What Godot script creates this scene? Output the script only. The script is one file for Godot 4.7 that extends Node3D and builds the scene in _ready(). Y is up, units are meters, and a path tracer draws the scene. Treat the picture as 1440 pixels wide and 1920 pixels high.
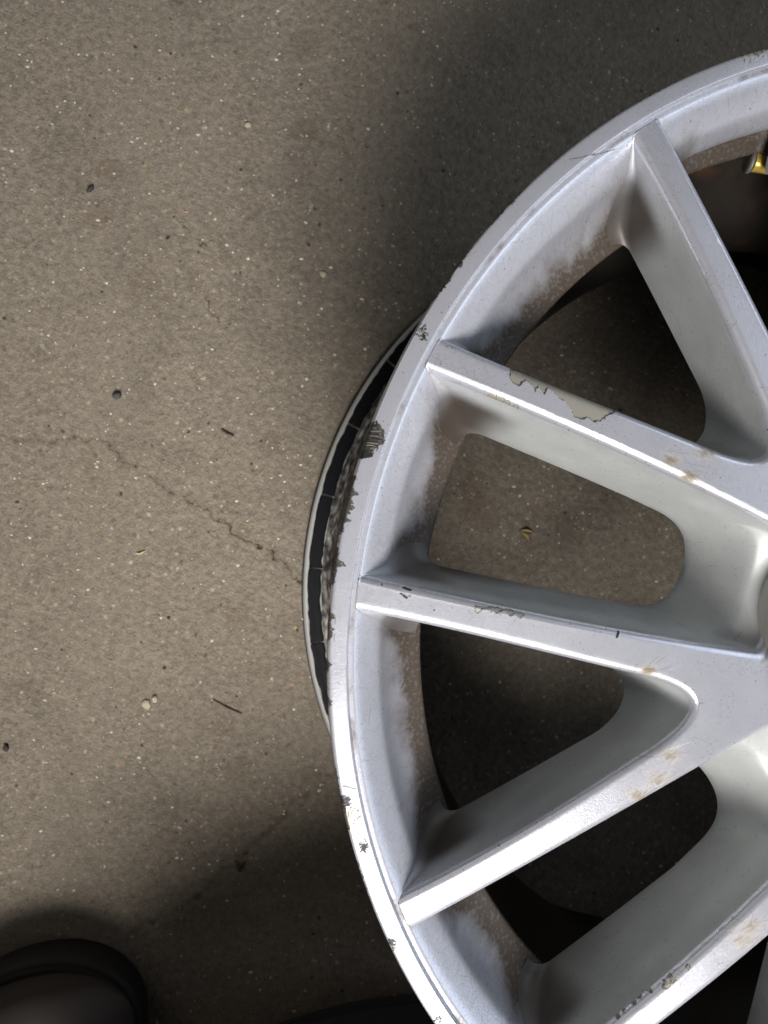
extends Node3D
# Close-up: a worn silver alloy wheel lying face up on a stained workshop floor.
# Wheel coordinates: x right, y towards the top of the photograph, z up from the front lip; wheel centre at the origin.
const DEPTH := 0.205
const RIM := 0.2335
const PHASE := 2.48992
const STEP := TAU / 7.0

var rng := RandomNumberGenerator.new()
var used := {}
var rows_bowl: Array[Vector2] = []

func W(x: float, y: float, z: float) -> Vector3:
	return Vector3(x, z + DEPTH, -y)

func F(x: float, y: float, h := 0.0) -> Vector3:
	return Vector3(x, h, -y)

# ---------------------------------------------------------------- mesh helper
class Mould:
	var v := PackedVector3Array()
	var n := PackedVector3Array()
	var uv := PackedVector2Array()
	var c := PackedColorArray()
	var idx: Array[PackedInt32Array] = [PackedInt32Array()]
	var surf := 0
	func use(s: int) -> void:
		while idx.size() <= s:
			idx.append(PackedInt32Array())
		surf = s
	func put(p: Vector3, t := Vector2.ZERO, col := Color.WHITE) -> int:
		v.append(p)
		uv.append(t)
		c.append(col)
		return v.size() - 1
	# rows x columns sheet of points; uvs and colours optional; faces look towards `side` (or away with away = true)
	func grid(pts: Array, uvs: Array, cols: Array, side: Vector3, closed := false, away := false) -> void:
		var start := v.size()
		var nr := pts.size()
		var nc: int = pts[0].size()
		for i in nr:
			for j in nc:
				put(pts[i][j], uvs[i][j] if uvs else Vector2.ZERO, cols[i][j] if cols else Color.WHITE)
		var sum := 0.0
		for i in range(0, nr - 1, maxi(1, nr / 6)):
			for j in range(0, nc - 1, maxi(1, nc / 9)):
				var a: Vector3 = pts[i][j]
				var fn: Vector3 = (pts[i + 1][j] - a).cross(pts[i][j + 1] - a)
				sum += fn.dot(side - a)
		var flip := (sum > 0.0) != away
		var last := nc if closed else nc - 1
		for i in nr - 1:
			for j in last:
				var k := (j + 1) % nc
				tri(start + i * nc + j, start + (i + 1) * nc + j, start + i * nc + k, flip)
				tri(start + (i + 1) * nc + j, start + (i + 1) * nc + k, start + i * nc + k, flip)
	func tri(a: int, b: int, d: int, flip := false) -> void:
		# stored so that the front runs clockwise
		if v[a].is_equal_approx(v[b]) or v[b].is_equal_approx(v[d]) or v[a].is_equal_approx(v[d]):
			return
		if flip:
			idx[surf].append_array(PackedInt32Array([a, d, b]))
		else:
			idx[surf].append_array(PackedInt32Array([a, b, d]))
	func smooth(snap := 1e-5) -> void:
		var at := {}
		var same := PackedInt32Array()
		same.resize(v.size())
		for i in v.size():
			var k := Vector3i((v[i] / snap).round())
			if not at.has(k):
				at[k] = i
			same[i] = at[k]
		n = PackedVector3Array()
		n.resize(v.size())
		for s in idx:
			for t in range(0, s.size(), 3):
				var a := v[s[t]]
				var fn := (v[s[t + 2]] - a).cross(v[s[t + 1]] - a)
				for q in 3:
					n[same[s[t + q]]] += fn
		for i in v.size():
			n[i] = n[same[i]]
		for i in v.size():
			n[i] = n[i].normalized() if n[i].length_squared() > 0.0 else Vector3.UP
	func flat() -> void:
		var ov := v
		var ou := uv
		var oc := c
		v = PackedVector3Array()
		uv = PackedVector2Array()
		c = PackedColorArray()
		n = PackedVector3Array()
		for s in idx.size():
			var made := PackedInt32Array()
			var old := idx[s]
			for t in range(0, old.size(), 3):
				var a := ov[old[t]]
				var fn := (ov[old[t + 2]] - a).cross(ov[old[t + 1]] - a).normalized()
				for q in 3:
					made.append(put(ov[old[t + q]], ou[old[t + q]], oc[old[t + q]]))
					n.append(fn)
			idx[s] = made
	func mesh(mats: Array) -> ArrayMesh:
		var m := ArrayMesh.new()
		var k := 0
		for s in idx.size():
			if idx[s].is_empty():
				continue
			var a := []
			a.resize(Mesh.ARRAY_MAX)
			a[Mesh.ARRAY_VERTEX] = v
			a[Mesh.ARRAY_NORMAL] = n
			a[Mesh.ARRAY_TEX_UV] = uv
			a[Mesh.ARRAY_COLOR] = c
			a[Mesh.ARRAY_INDEX] = idx[s]
			m.add_surface_from_arrays(Mesh.PRIMITIVE_TRIANGLES, a)
			m.surface_set_material(k, mats[s])
			k += 1
		return m

func numbered(called: String) -> String:
	var k: int = used.get(called, 0)
	used[called] = k + 1
	return called if k == 0 else "%s_%03d" % [called, k]

func thing(called: String, label: String, category: String, at := Vector3.ZERO, group := "") -> Node3D:
	var o := Node3D.new()
	o.name = numbered(called)
	o.position = at
	add_child(o)
	tag(o, label, category, group)
	return o

func tag(o: Node3D, label: String, category: String, group := "") -> void:
	o.set_meta("label", label)
	o.set_meta("category", category)
	if group:
		o.set_meta("group", group)

func obj(called: String, s: Mould, mats: Array, parent: Node3D = null) -> MeshInstance3D:
	var o := MeshInstance3D.new()
	o.mesh = s.mesh(mats)
	if parent:
		o.name = called
		parent.add_child(o, true)
	else:
		o.name = numbered(called)
		add_child(o)
	o.cast_shadow = GeometryInstance3D.SHADOW_CASTING_SETTING_ON
	return o

# closed or open profile of (radius, height) turned about the y axis
func recess(r: float, a: float, z: float) -> float:
	# the casting is scooped out round the valve
	var w := smoothstep(9.0, 5.0, absf(rad_to_deg(a) - 116.0))
	return r + 0.0125 * w * smoothstep(-0.010, -0.030, z) * smoothstep(-0.075, -0.045, z) * smoothstep(0.2125, 0.2020, r)

func lathe(s: Mould, prof: Array, segs: int, base := Vector3.ZERO, shade = null, plan := false) -> void:
	var pts := []
	var uvs := []
	var cols := []
	for p: Vector2 in prof:
		var r := PackedVector3Array()
		var u := PackedVector2Array()
		var c := PackedColorArray()
		for j in segs:
			var a := TAU * j / segs
			var pr := recess(p.x, a, p.y) if base.y > 0.1 else p.x
			var q := base + Vector3(pr * cos(a), p.y, -pr * sin(a))
			r.append(q)
			u.append(plan_uv(base + Vector3(p.x * cos(a), p.y, -p.x * sin(a))) if plan else Vector2(a * 0.3, p.y))
			c.append(shade.call(p.x, a, p.y) if shade != null else Color.WHITE)
		pts.append(r)
		uvs.append(u)
		cols.append(c)
	# outward: profiles run from the outside over the top to the inside
	var start := s.v.size()
	var nr := pts.size()
	for i in nr:
		for j in segs:
			s.put(pts[i][j], uvs[i][j], cols[i][j])
	for i in nr - 1:
		for j in segs:
			var k := (j + 1) % segs
			s.tri(start + i * segs + j, start + (i + 1) * segs + j, start + i * segs + k, true)
			s.tri(start + (i + 1) * segs + j, start + (i + 1) * segs + k, start + i * segs + k, true)

func rounded(prof: Array, times := 2) -> Array:
	# corner cutting keeps the ends
	var p := prof
	for t in times:
		var q: Array = [p[0]]
		for i in p.size() - 1:
			q.append(p[i].lerp(p[i + 1], 0.25))
			q.append(p[i].lerp(p[i + 1], 0.75))
		q.append(p[-1])
		p = q
	return p

func plan_uv(p: Vector3) -> Vector2:
	return Vector2((0.24 - absf(p.x)) / 0.24, (0.24 + p.z) / 0.48)

func bez(a: Vector2, b: Vector2, c: Vector2, d: Vector2, t: float) -> Vector2:
	return a.bezier_interpolate(b, c, d, t)

# ---------------------------------------------------------------- the wheel's shape
func z_top(r: float) -> float:
	var u := (0.2247 - r) / 0.1
	return -0.001 + 0.0158 * u - 0.0064 * u * u

func y_v(x: float) -> float:
	var u := (x - 0.15) / 0.1
	return 0.024 + 0.0415 * u - 0.0004 * u * u - 0.0051 * u * u * u

func y_p(x: float) -> float:
	var u := (x - 0.15) / 0.1
	return 0.0382 + 0.0362 * u + 0.0028 * u * u - 0.0007 * u * u * u

func bowl_r(z: float) -> float:
	# radius of the bowl surface at height z
	for i in rows_bowl.size() - 1:
		var a := rows_bowl[i]
		var b := rows_bowl[i + 1]
		if z <= a.y and z >= b.y:
			return lerpf(a.x, b.x, (a.y - z) / maxf(a.y - b.y, 1e-9))
	return rows_bowl[0].x if z > rows_bowl[0].y else rows_bowl[-1].x

# window edges in the pair's frame, t 0..1 from the hub outwards; lev 0 = top, 1 = back
func v_edge(t: float, lev: float) -> Vector2:
	var x0 := lerpf(0.1068, 0.1175, lev)
	var xs := lerpf(0.123, 0.134, lev)
	var d := lerpf(0.0, -0.0008, lev)
	if t < 0.2:
		var e := Vector2(xs, y_v(xs) + d)
		return bez(Vector2(x0, 0), Vector2(x0, lerpf(0.0052, 0.0085, lev)), e - Vector2(0.0072, 0.0030), e, t / 0.2)
	var x := lerpf(xs, 0.228, (t - 0.2) / 0.8)
	return Vector2(x, y_v(x) + d)

func p_edge(t: float, lev: float) -> Vector2:
	var m := Vector2.from_angle(PI / 7.0)
	var n := Vector2(m.y, -m.x)            # from the mid-line towards this spoke
	var xs := lerpf(0.0815, 0.115, lev)
	var d := lerpf(0.0, 0.0078, smoothstep(0.0, 1.0, lev) * 0.35 + lev * 0.65)
	if t < 0.3:
		var e := Vector2(xs, y_p(xs) + d)
		var r0 := lerpf(0.0725, 0.0968, lev)
		var along := Vector2(1, 0.40)
		return bez(m * r0, m * r0 + n * lerpf(0.0150, 0.0155, lev), e - along * lerpf(0.0040, 0.0115, lev), e, t / 0.3)
	var x := lerpf(xs, 0.2265, (t - 0.3) / 0.7)
	return Vector2(x, y_p(x) + d)

func z_back(r: float) -> float:
	return lerpf(-0.0235, -0.0335, clampf((r - 0.13) / 0.065, 0, 1))

# one side of a spoke: rows from the top edge down to the back, columns along t; ends on the bowl
func wall_rows(edge: Callable, is_v: bool) -> Array:
	var out := []
	var levels := [[0.0, 0.0, 0.0], [0.0, 0.22, 0.06], [0.0, 0.55, 0.22], [0.0, 0.83, 0.52], [0.0, 1.0, 1.0]]   # fillet: [lev, outwards, down]
	var fil := 0.0024 if is_v else 0.0028
	for k in range(1, 17):
		levels.append([k / 16.0, 1.0, -1.0])
	for L in levels:
		var lev: float = L[0]
		var raw: Array[Vector2] = []
		var rz: Array[float] = []
		for i in 161:
			var t := i / 160.0
			var p: Vector2 = edge.call(t, lev)
			var q: Vector2 = edge.call(minf(t + 0.004, 1.0), lev)
			var q0: Vector2 = edge.call(maxf(t - 0.004, 0.0), lev)
			var dir := (q - q0).normalized()
			var nrm := Vector2(dir.y, -dir.x) if is_v else Vector2(-dir.y, dir.x)   # into the window
			var zt := z_top(p.length())
			if not is_v:
				zt = lerpf(0.0005, zt, smoothstep(0.0, 0.27, t))
			if L[2] >= 0.0:
				raw.append(p + nrm * fil * (L[1] - 1.0))
				rz.append(zt - fil * L[2])
			else:
				var zb := z_back(p.length())
				var f := lev
				if not is_v:
					f = lerpf(maxf(0.10 * lev, (lev - 0.34) / 0.66) * 0.7 + 0.3 * lev * lev, lev, smoothstep(0.06, 0.36, t))
				raw.append(p)
				rz.append(lerpf(zt - fil, zb, f))
		# where does this level meet the bowl?
		var ic := 160
		for i in range(40, 161):
			if raw[i].length() > bowl_r(rz[i]) and rz[i] < -0.0005:
				ic = i
				break
		var c0 := raw[ic]
		if ic < 160:
			var a := raw[ic - 1]
			var da := a.length() - bowl_r(rz[ic - 1])
			var db := raw[ic].length() - bowl_r(rz[ic])
			c0 = a.lerp(raw[ic], -da / maxf(db - da, 1e-9))
		if L[2] >= 0.0:
			c0 = c0.normalized() * minf(c0.length(), 0.2247)
		var ell := clampf(0.0008 + lev * 0.0085, 0.0008, 0.0075) if L[2] < 0.0 else 0.0006
		var dirx := (raw[160] - raw[120]).normalized()
		var S := c0 - dirx * ell
		# resample: 54 columns along the wall, 9 round the corner
		var tot := 0.0
		var acc: Array[float] = [0.0]
		for i in range(1, 161):
			tot += raw[i].distance_to(raw[i - 1])
			acc.append(tot)
		var sl := 0.0
		for i in range(1, 161):
			if raw[i].dot(dirx) >= S.dot(dirx):
				var g := (S.dot(dirx) - raw[i - 1].dot(dirx)) / maxf(raw[i].dot(dirx) - raw[i - 1].dot(dirx), 1e-9)
				sl = lerpf(acc[i - 1], acc[i], clampf(g, 0, 1))
				break
		var row: Array[Vector3] = []
		var j := 1
		for k in NC + 1:
			var want := sl * pow(k / float(NC), 1.35)
			while j < 160 and acc[j] < want:
				j += 1
			var g := clampf((want - acc[j - 1]) / maxf(acc[j] - acc[j - 1], 1e-9), 0, 1)
			var p := raw[j - 1].lerp(raw[j], g)
			row.append(Vector3(p.x, p.y, lerpf(rz[j - 1], rz[j], g)))
		var zc: float = row[-1].z
		var turn := -1.0 if is_v else 1.0
		var T := c0.rotated(turn * ell / c0.length()) * (1.0 + 0.0012 * lev)
		for k in range(1, 9):
			var t := k / 8.0
			var p := row[NC]
			var q := Vector2(p.x, p.y).bezier_interpolate(Vector2(p.x, p.y).lerp(c0, 0.62), T.lerp(c0, 0.62), T, t)
			row.append(Vector3(q.x, q.y, zc))
		out.append(row)
	return out

func dirt_at(x: float, y: float, z: float, seed_at: float) -> float:
	var d := smoothstep(-0.004, -0.030, z)
	var r := Vector2(x, y).length()
	d *= lerpf(0.35, 1.0, smoothstep(0.13, 0.195, r))
	d += 0.9 * smoothstep(0.188, 0.206, r) * smoothstep(-0.010, -0.026, z)
	return clampf(d * seed_at, 0.0, 1.0)

var wear := FastNoiseLite.new()

func spoke(parent: Node3D, k: int, side: float, paint: Material, wall: Material, dirtiness: Array) -> void:
	var s := Mould.new()
	s.use(1)
	s.use(0)
	var va := wall_rows(v_edge, true)
	var pa := wall_rows(p_edge, false)
	var turn := PHASE + k * STEP
	var ca := cos(turn)
	var sa := sin(turn)
	var place := func(p: Vector3) -> Vector3:
		var y := -side * p.y
		return W(p.x * ca - y * sa, p.x * sa + y * ca, p.z)
	var tint := func(p: Vector3, amount: float) -> Color:
		var q: Vector3 = place.call(p)
		var w := 0.5 + 0.5 * wear.get_noise_3d(q.x * 900, q.y * 380, q.z * 900)
		var w2 := 0.5 + 0.5 * wear.get_noise_3d(q.x * 240 + 70, q.y * 240, q.z * 240)
		amount = lerpf(0.5, amount, smoothstep(0.10, 0.145, Vector2(p.x, p.y).length()))
		var d := dirt_at(p.x, p.y, p.z, amount)
		d = clampf(d * (0.45 + 1.1 * w2) + (w - 0.5) * 0.35 * d, 0, 1)
		var rr := Vector2(p.x, p.y).length()
		var foot := smoothstep(0.176, 0.198, rr) * smoothstep(0.2150, 0.1990, rr + (w2 - 0.5) * 0.004 - 0.0075 * 0.97) * smoothstep(-0.004, -0.014, p.z)
		d = maxf(d * (1.0 - smoothstep(0.19, 0.2, rr)), foot * clampf(0.80 + 0.5 * (w - 0.35), 0.5, 1.0))
		var film := amount * 0.42 * smoothstep(-0.002, -0.010, p.z) * (0.4 + 0.9 * w2) * (0.9 + 0.2 * w)
		d = maxf(d, clampf(film, 0, 0.6))
		return Color(0.545, 0.575, 0.585).lerp(Color(0.565, 0.59, 0.64), smoothstep(0.195, 0.21, rr)).lerp(Color(0.056, 0.042, 0.031), d)
	var sheet := func(rows: Array, shade: Variant, hint: Vector3, surf: int) -> void:
		var pts := []
		var uvs := []
		var cols := []
		for row in rows:
			var a := PackedVector3Array()
			var u := PackedVector2Array()
			var c := PackedColorArray()
			for p: Vector3 in row:
				var q: Vector3 = place.call(p)
				a.append(q)
				u.append(plan_uv(q))
				c.append(tint.call(p, shade) if shade != null else Color.WHITE)
			pts.append(a)
			uvs.append(u)
			cols.append(c)
		s.use(surf)
		s.grid(pts, uvs, cols, hint)
	# top face between the two edges, with the hub part down to the cap
	var vt: Array = va[0]
	var pt: Array = pa[0]
	var outer: Array[Vector3] = []
	var inner: Array[Vector3] = []
	# the part of the window edge that runs round the cap only borders the channel; the top starts where the flank begins
	var span: Array[Vector3] = []
	for i in pt.size():
		if span.size() > 0 or (Vector2(pt[i].x, pt[i].y).angle() < 0.215 and i > 2):
			span.append(pt[i])
	for i in 12:
		inner.append(Vector3(lerpf(0.0766, vt[0].x, i / 12.0), 0, 0))
	for i in 79:
		inner.append(vt[i])
	var nrow := inner.size()
	var tops := []
	var fa := 0
	while span[fa].x < 0.1095:
		fa += 1
	for i in nrow:
		var at := fa * i / 12.0 if i <= 12 else lerpf(fa, span.size() - 1, (i - 12) / 78.0)
		var lo := mini(int(at), span.size() - 2)
		outer.append(span[lo].lerp(span[lo + 1], at - lo))
	for i in nrow:
		var row := []
		for j in 11:
			var w := j / 10.0
			var p := Vector2(inner[i].x, inner[i].y).lerp(Vector2(outer[i].x, outer[i].y), w)
			if i < 12:
				var last := Vector2(outer[i].x, outer[i].y)
				var arc := Vector2.from_angle(last.angle() * w) * lerpf(0.0766, last.length(), w * w * w)
				p = p.lerp(arc, pow(1.0 - i / 12.0, 1.5))
			var z := z_top(p.length())
			if j == 0 and i >= 12:
				z = vt[i - 12].z
			if j == 10:
				z = outer[i].z
			row.append(Vector3(p.x, p.y, z))
		tops.append(row)
	var above: Vector3 = place.call(Vector3(0.15, 0.03, 1.0))
	sheet.call(tops, null, above, 0)
	# the little round-over at the rim end
	var end1 := []
	var end2 := []
	for p: Vector3 in tops[-1]:
		end1.append(Vector3(p.x * 1.002, p.y * 1.002, p.z - 0.0004))
		end2.append(Vector3(p.x * 1.0032, p.y * 1.0032, p.z - 0.0022))
	sheet.call([tops[-1], end1, end2], null, above, 0)
	# flanks: painted round-over, then wall
	sheet.call(va.slice(0, 5), null, place.call(Vector3(0.17, -0.02, 0.6)), 0)
	sheet.call(pa.slice(0, 5), null, place.call(Vector3(0.13, 0.25, 0.5)), 0)
	sheet.call(va.slice(4), dirtiness[0], place.call(Vector3(0.16, -0.02, 0.1)), 1)
	sheet.call(pa.slice(4), dirtiness[1], place.call(Vector3(0.11, 0.10, 0.12)), 1)
	# rounded back edges and the back
	var back := []
	for e in [[0.0, 0.0], [0.03, -0.0008], [0.09, -0.0013], [0.25, -0.0025], [0.5, -0.003], [0.75, -0.0025], [0.91, -0.0013], [0.97, -0.0008], [1.0, 0.0]]:
		var row := []
		for i in 79:
			# under the hub the back is spanned from the axis, beyond it from the inner window's edge
			var at := (i - 14) * 78.0 / 64.0
			var a := Vector3(lerpf(0.070, va[-1][0].x, i / 14.0), 0, va[-1][0].z)
			if i > 14:
				a = va[-1][int(at)].lerp(va[-1][mini(int(at) + 1, 78)], at - int(at))
			var b: Vector3 = pa[-1][i]
			var p := a.lerp(b, e[0])
			row.append(Vector3(p.x, p.y, p.z + e[1]))
		back.append(row)
	sheet.call(back, 1.0, place.call(Vector3(0.15, 0.03, -1.0)), 1)
	s.smooth()
	# on the two seams the normals stay in the plane of symmetry
	var axis := Vector3(-sa, 0, -ca)
	var mid := turn - side * PI / 7.0
	var axis2 := Vector3(-sin(mid), 0, -cos(mid))
	for i in s.v.size():
		var q := Vector3(s.v[i].x, 0, s.v[i].z)
		if absf(q.dot(axis)) < 2e-5:
			s.n[i] = (s.n[i] - axis * s.n[i].dot(axis)).normalized()
		if absf(q.dot(axis2)) < 2e-5:
			s.n[i] = (s.n[i] - axis2 * s.n[i].dot(axis2)).normalized()
	obj("spoke", s, [paint, wall], parent)

# ---------------------------------------------------------------- painting of wear (what the surface is made of)
var art: Image
var orm: Image
var relief: Image
const AW := 1024
const AH := 2048

func px(x: float, y: float) -> Vector2:
	return Vector2((x + 0.24) / 0.24 * AW, (0.24 - y) / 0.48 * AH)

func dab(x: int, y: int, col: Color, a: float, rough: float, metal: float, h: float) -> void:
	if x < 0 or y < 0 or x >= AW or y >= AH or a <= 0.0:
		return
	art.set_pixel(x, y, art.get_pixel(x, y).lerp(col, a))
	var o := orm.get_pixel(x, y)
	orm.set_pixel(x, y, Color(lerpf(o.r, 1.0 if metal > 0.45 else 0.1, a), lerpf(o.g, rough, a), lerpf(o.b, metal, a)))
	if h >= 0.0:
		var g := relief.get_pixel(x, y).r
		g = lerpf(g, h, a)
		relief.set_pixel(x, y, Color(g, g, g))

func stroke(p: Vector2, q: Vector2, wide: float, col: Color, a: float, rough := 0.5, metal := 0.3, h := -1.0) -> void:
	# points in wheel metres, width in pixels
	var a0 := px(p.x, p.y)
	var b0 := px(q.x, q.y)
	var steps := maxi(1, int(a0.distance_to(b0) * 1.3))
	var half := wide * 0.5
	for i in steps + 1:
		var c := a0.lerp(b0, i / float(steps))
		var k := int(ceil(half))
		if wide <= 1.2:
			dab(int(c.x), int(c.y), col, a, rough, metal, h)
			continue
		for dy in range(-k, k + 1):
			for dx in range(-k, k + 1):
				var d := Vector2(dx, dy).length()
				dab(int(c.x) + dx, int(c.y) + dy, col, a * clampf(half + 0.5 - d, 0, 1), rough, metal, h)

func blob(poly: Array, col: Color, a: float, rough: float, metal: float, h: float, jag := 2.5, edge := Color(0.05, 0.045, 0.04), edge_a := 0.8, speck := 0.08) -> void:
	var pp := PackedVector2Array()
	var box := Rect2(px(poly[0].x, poly[0].y), Vector2.ZERO)
	for q: Vector2 in poly:
		pp.append(px(q.x, q.y))
		box = box.expand(px(q.x, q.y))
	box = box.grow(6)
	for y in range(int(box.position.y), int(box.end.y)):
		for x in range(int(box.position.x), int(box.end.x)):
			var j := Vector2(wear.get_noise_2d(x * 14.0, y * 14.0), wear.get_noise_2d(x * 14.0 + 900, y * 14.0)) * jag * 2.0
			var q := Vector2(x, y) + j
			if Geometry2D.is_point_in_polygon(q, pp):
				var inner := Geometry2D.is_point_in_polygon(q + Vector2(1.5, 1.5), pp) and Geometry2D.is_point_in_polygon(q + Vector2(-1.5, -1.5), pp)
				var s := (rng.randf() - 0.5) * speck
				dab(x, y, Color(col.r + s, col.g + s, col.b + s) if inner else edge, a if inner else edge_a, rough, metal, h)

func paint_wheel() -> void:

	var n1 := FastNoiseLite.new()
	n1.seed = 5
	n1.frequency = 0.012
	n1.fractal_octaves = 4
	var n2 := FastNoiseLite.new()
	n2.seed = 9
	n2.frequency = 0.11
	n2.fractal_octaves = 2
	var c1 := n1.get_image(AW, AH, false, false, false).get_data()
	var c2 := n2.get_image(AW, AH, false, false, false).get_data()
	var a := PackedByteArray()
	a.resize(AW * AH * 3)
	var o := PackedByteArray()
	o.resize(AW * AH * 3)
	var h := PackedByteArray()
	h.resize(AW * AH)
	var tab := PackedFloat32Array()       # sqrt for the sRGB-like curve
	for i in 1025:
		tab.append(Color(i / 1024.0, 0, 0).linear_to_srgb().r * 255.0)
	var i := 0
	for y in AH:
		var wy := 0.24 - (y + 0.5) / AH * 0.48
		for x in AW:
			var wx := -0.24 + (x + 0.5) / AW * 0.24
			var r2 := wx * wx + wy * wy
			var f1 := c1[i] / 255.0
			var f2 := c2[i] / 255.0
			var l := 1.0 + (f2 - 0.5) * 0.05 + (f1 - 0.5) * 0.05
			var dr := 0.0
			if r2 > 0.0345 and r2 < 0.0515:
				var r := sqrt(r2)
				var ang := fposmod(atan2(wy, wx) - PHASE + STEP * 0.5, STEP) - STEP * 0.5
				var lx := r * cos(ang)
				var ly := absf(r * sin(ang))
				var yv := y_v(lx)
				var yp := y_p(lx)
				if ly < yv - 0.0006 or ly > yp + 0.0006:
					# the bowl: brake dust baked on towards the windows, and near the spokes' feet
					var foot := maxf(0.0, yv - ly) if ly < yv else maxf(0.0, ly - yp - 0.0078)
					dr = smoothstep(0.2150, 0.1990, r + (f1 - 0.5) * 0.010 + (f2 - 0.5) * 0.002 - 0.0075 * smoothstep(0.020, 0.004, foot))
					dr = minf(1.0, dr * (0.80 + 0.45 * f2))
				if r > 0.2250 and r < 0.2266:
					dr = maxf(dr, 0.34 * f2 + 0.5 * smoothstep(0.5, 0.8, f1))
			var k := i * 3
			var cr := lerpf(0.545 * l, 0.044 + 0.026 * f2, dr)
			var cg := lerpf(0.565 * l, 0.033 + 0.021 * f2, dr)
			var cb := lerpf(0.635 * l, 0.024 + 0.016 * f2, dr)
			a[k] = int(tab[int(clampf(cr, 0, 1) * 1024)])
			a[k + 1] = int(tab[int(clampf(cg, 0, 1) * 1024)])
			a[k + 2] = int(tab[int(clampf(cb, 0, 1) * 1024)])
			o[k] = int(255 * (1.0 - dr))
			o[k + 1] = int(clampf(0.30 + (f1 - 0.5) * 0.06 + (f2 - 0.5) * 0.06 + dr * 0.3, 0, 1) * 255)
			o[k + 2] = int(clampf(0.54 - dr * 0.50, 0, 1) * 255)
			h[i] = 150 + int((f2 - 0.5) * 5 * (1.0 + dr * 1.5)) + (randi_noise(i) % 26)
			i += 1
	art = Image.create_from_data(AW, AH, false, Image.FORMAT_RGB8, a)
	orm = Image.create_from_data(AW, AH, false, Image.FORMAT_RGB8, o)
	relief = Image.create_from_data(AW, AH, false, Image.FORMAT_L8, h)

func randi_noise(i: int) -> int:
	var x := (i * 1103515245 + 12345) & 0x7fffffff
	x = (x ^ (x >> 13)) * 1274126177 & 0x7fffffff
	return x >> 7

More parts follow.
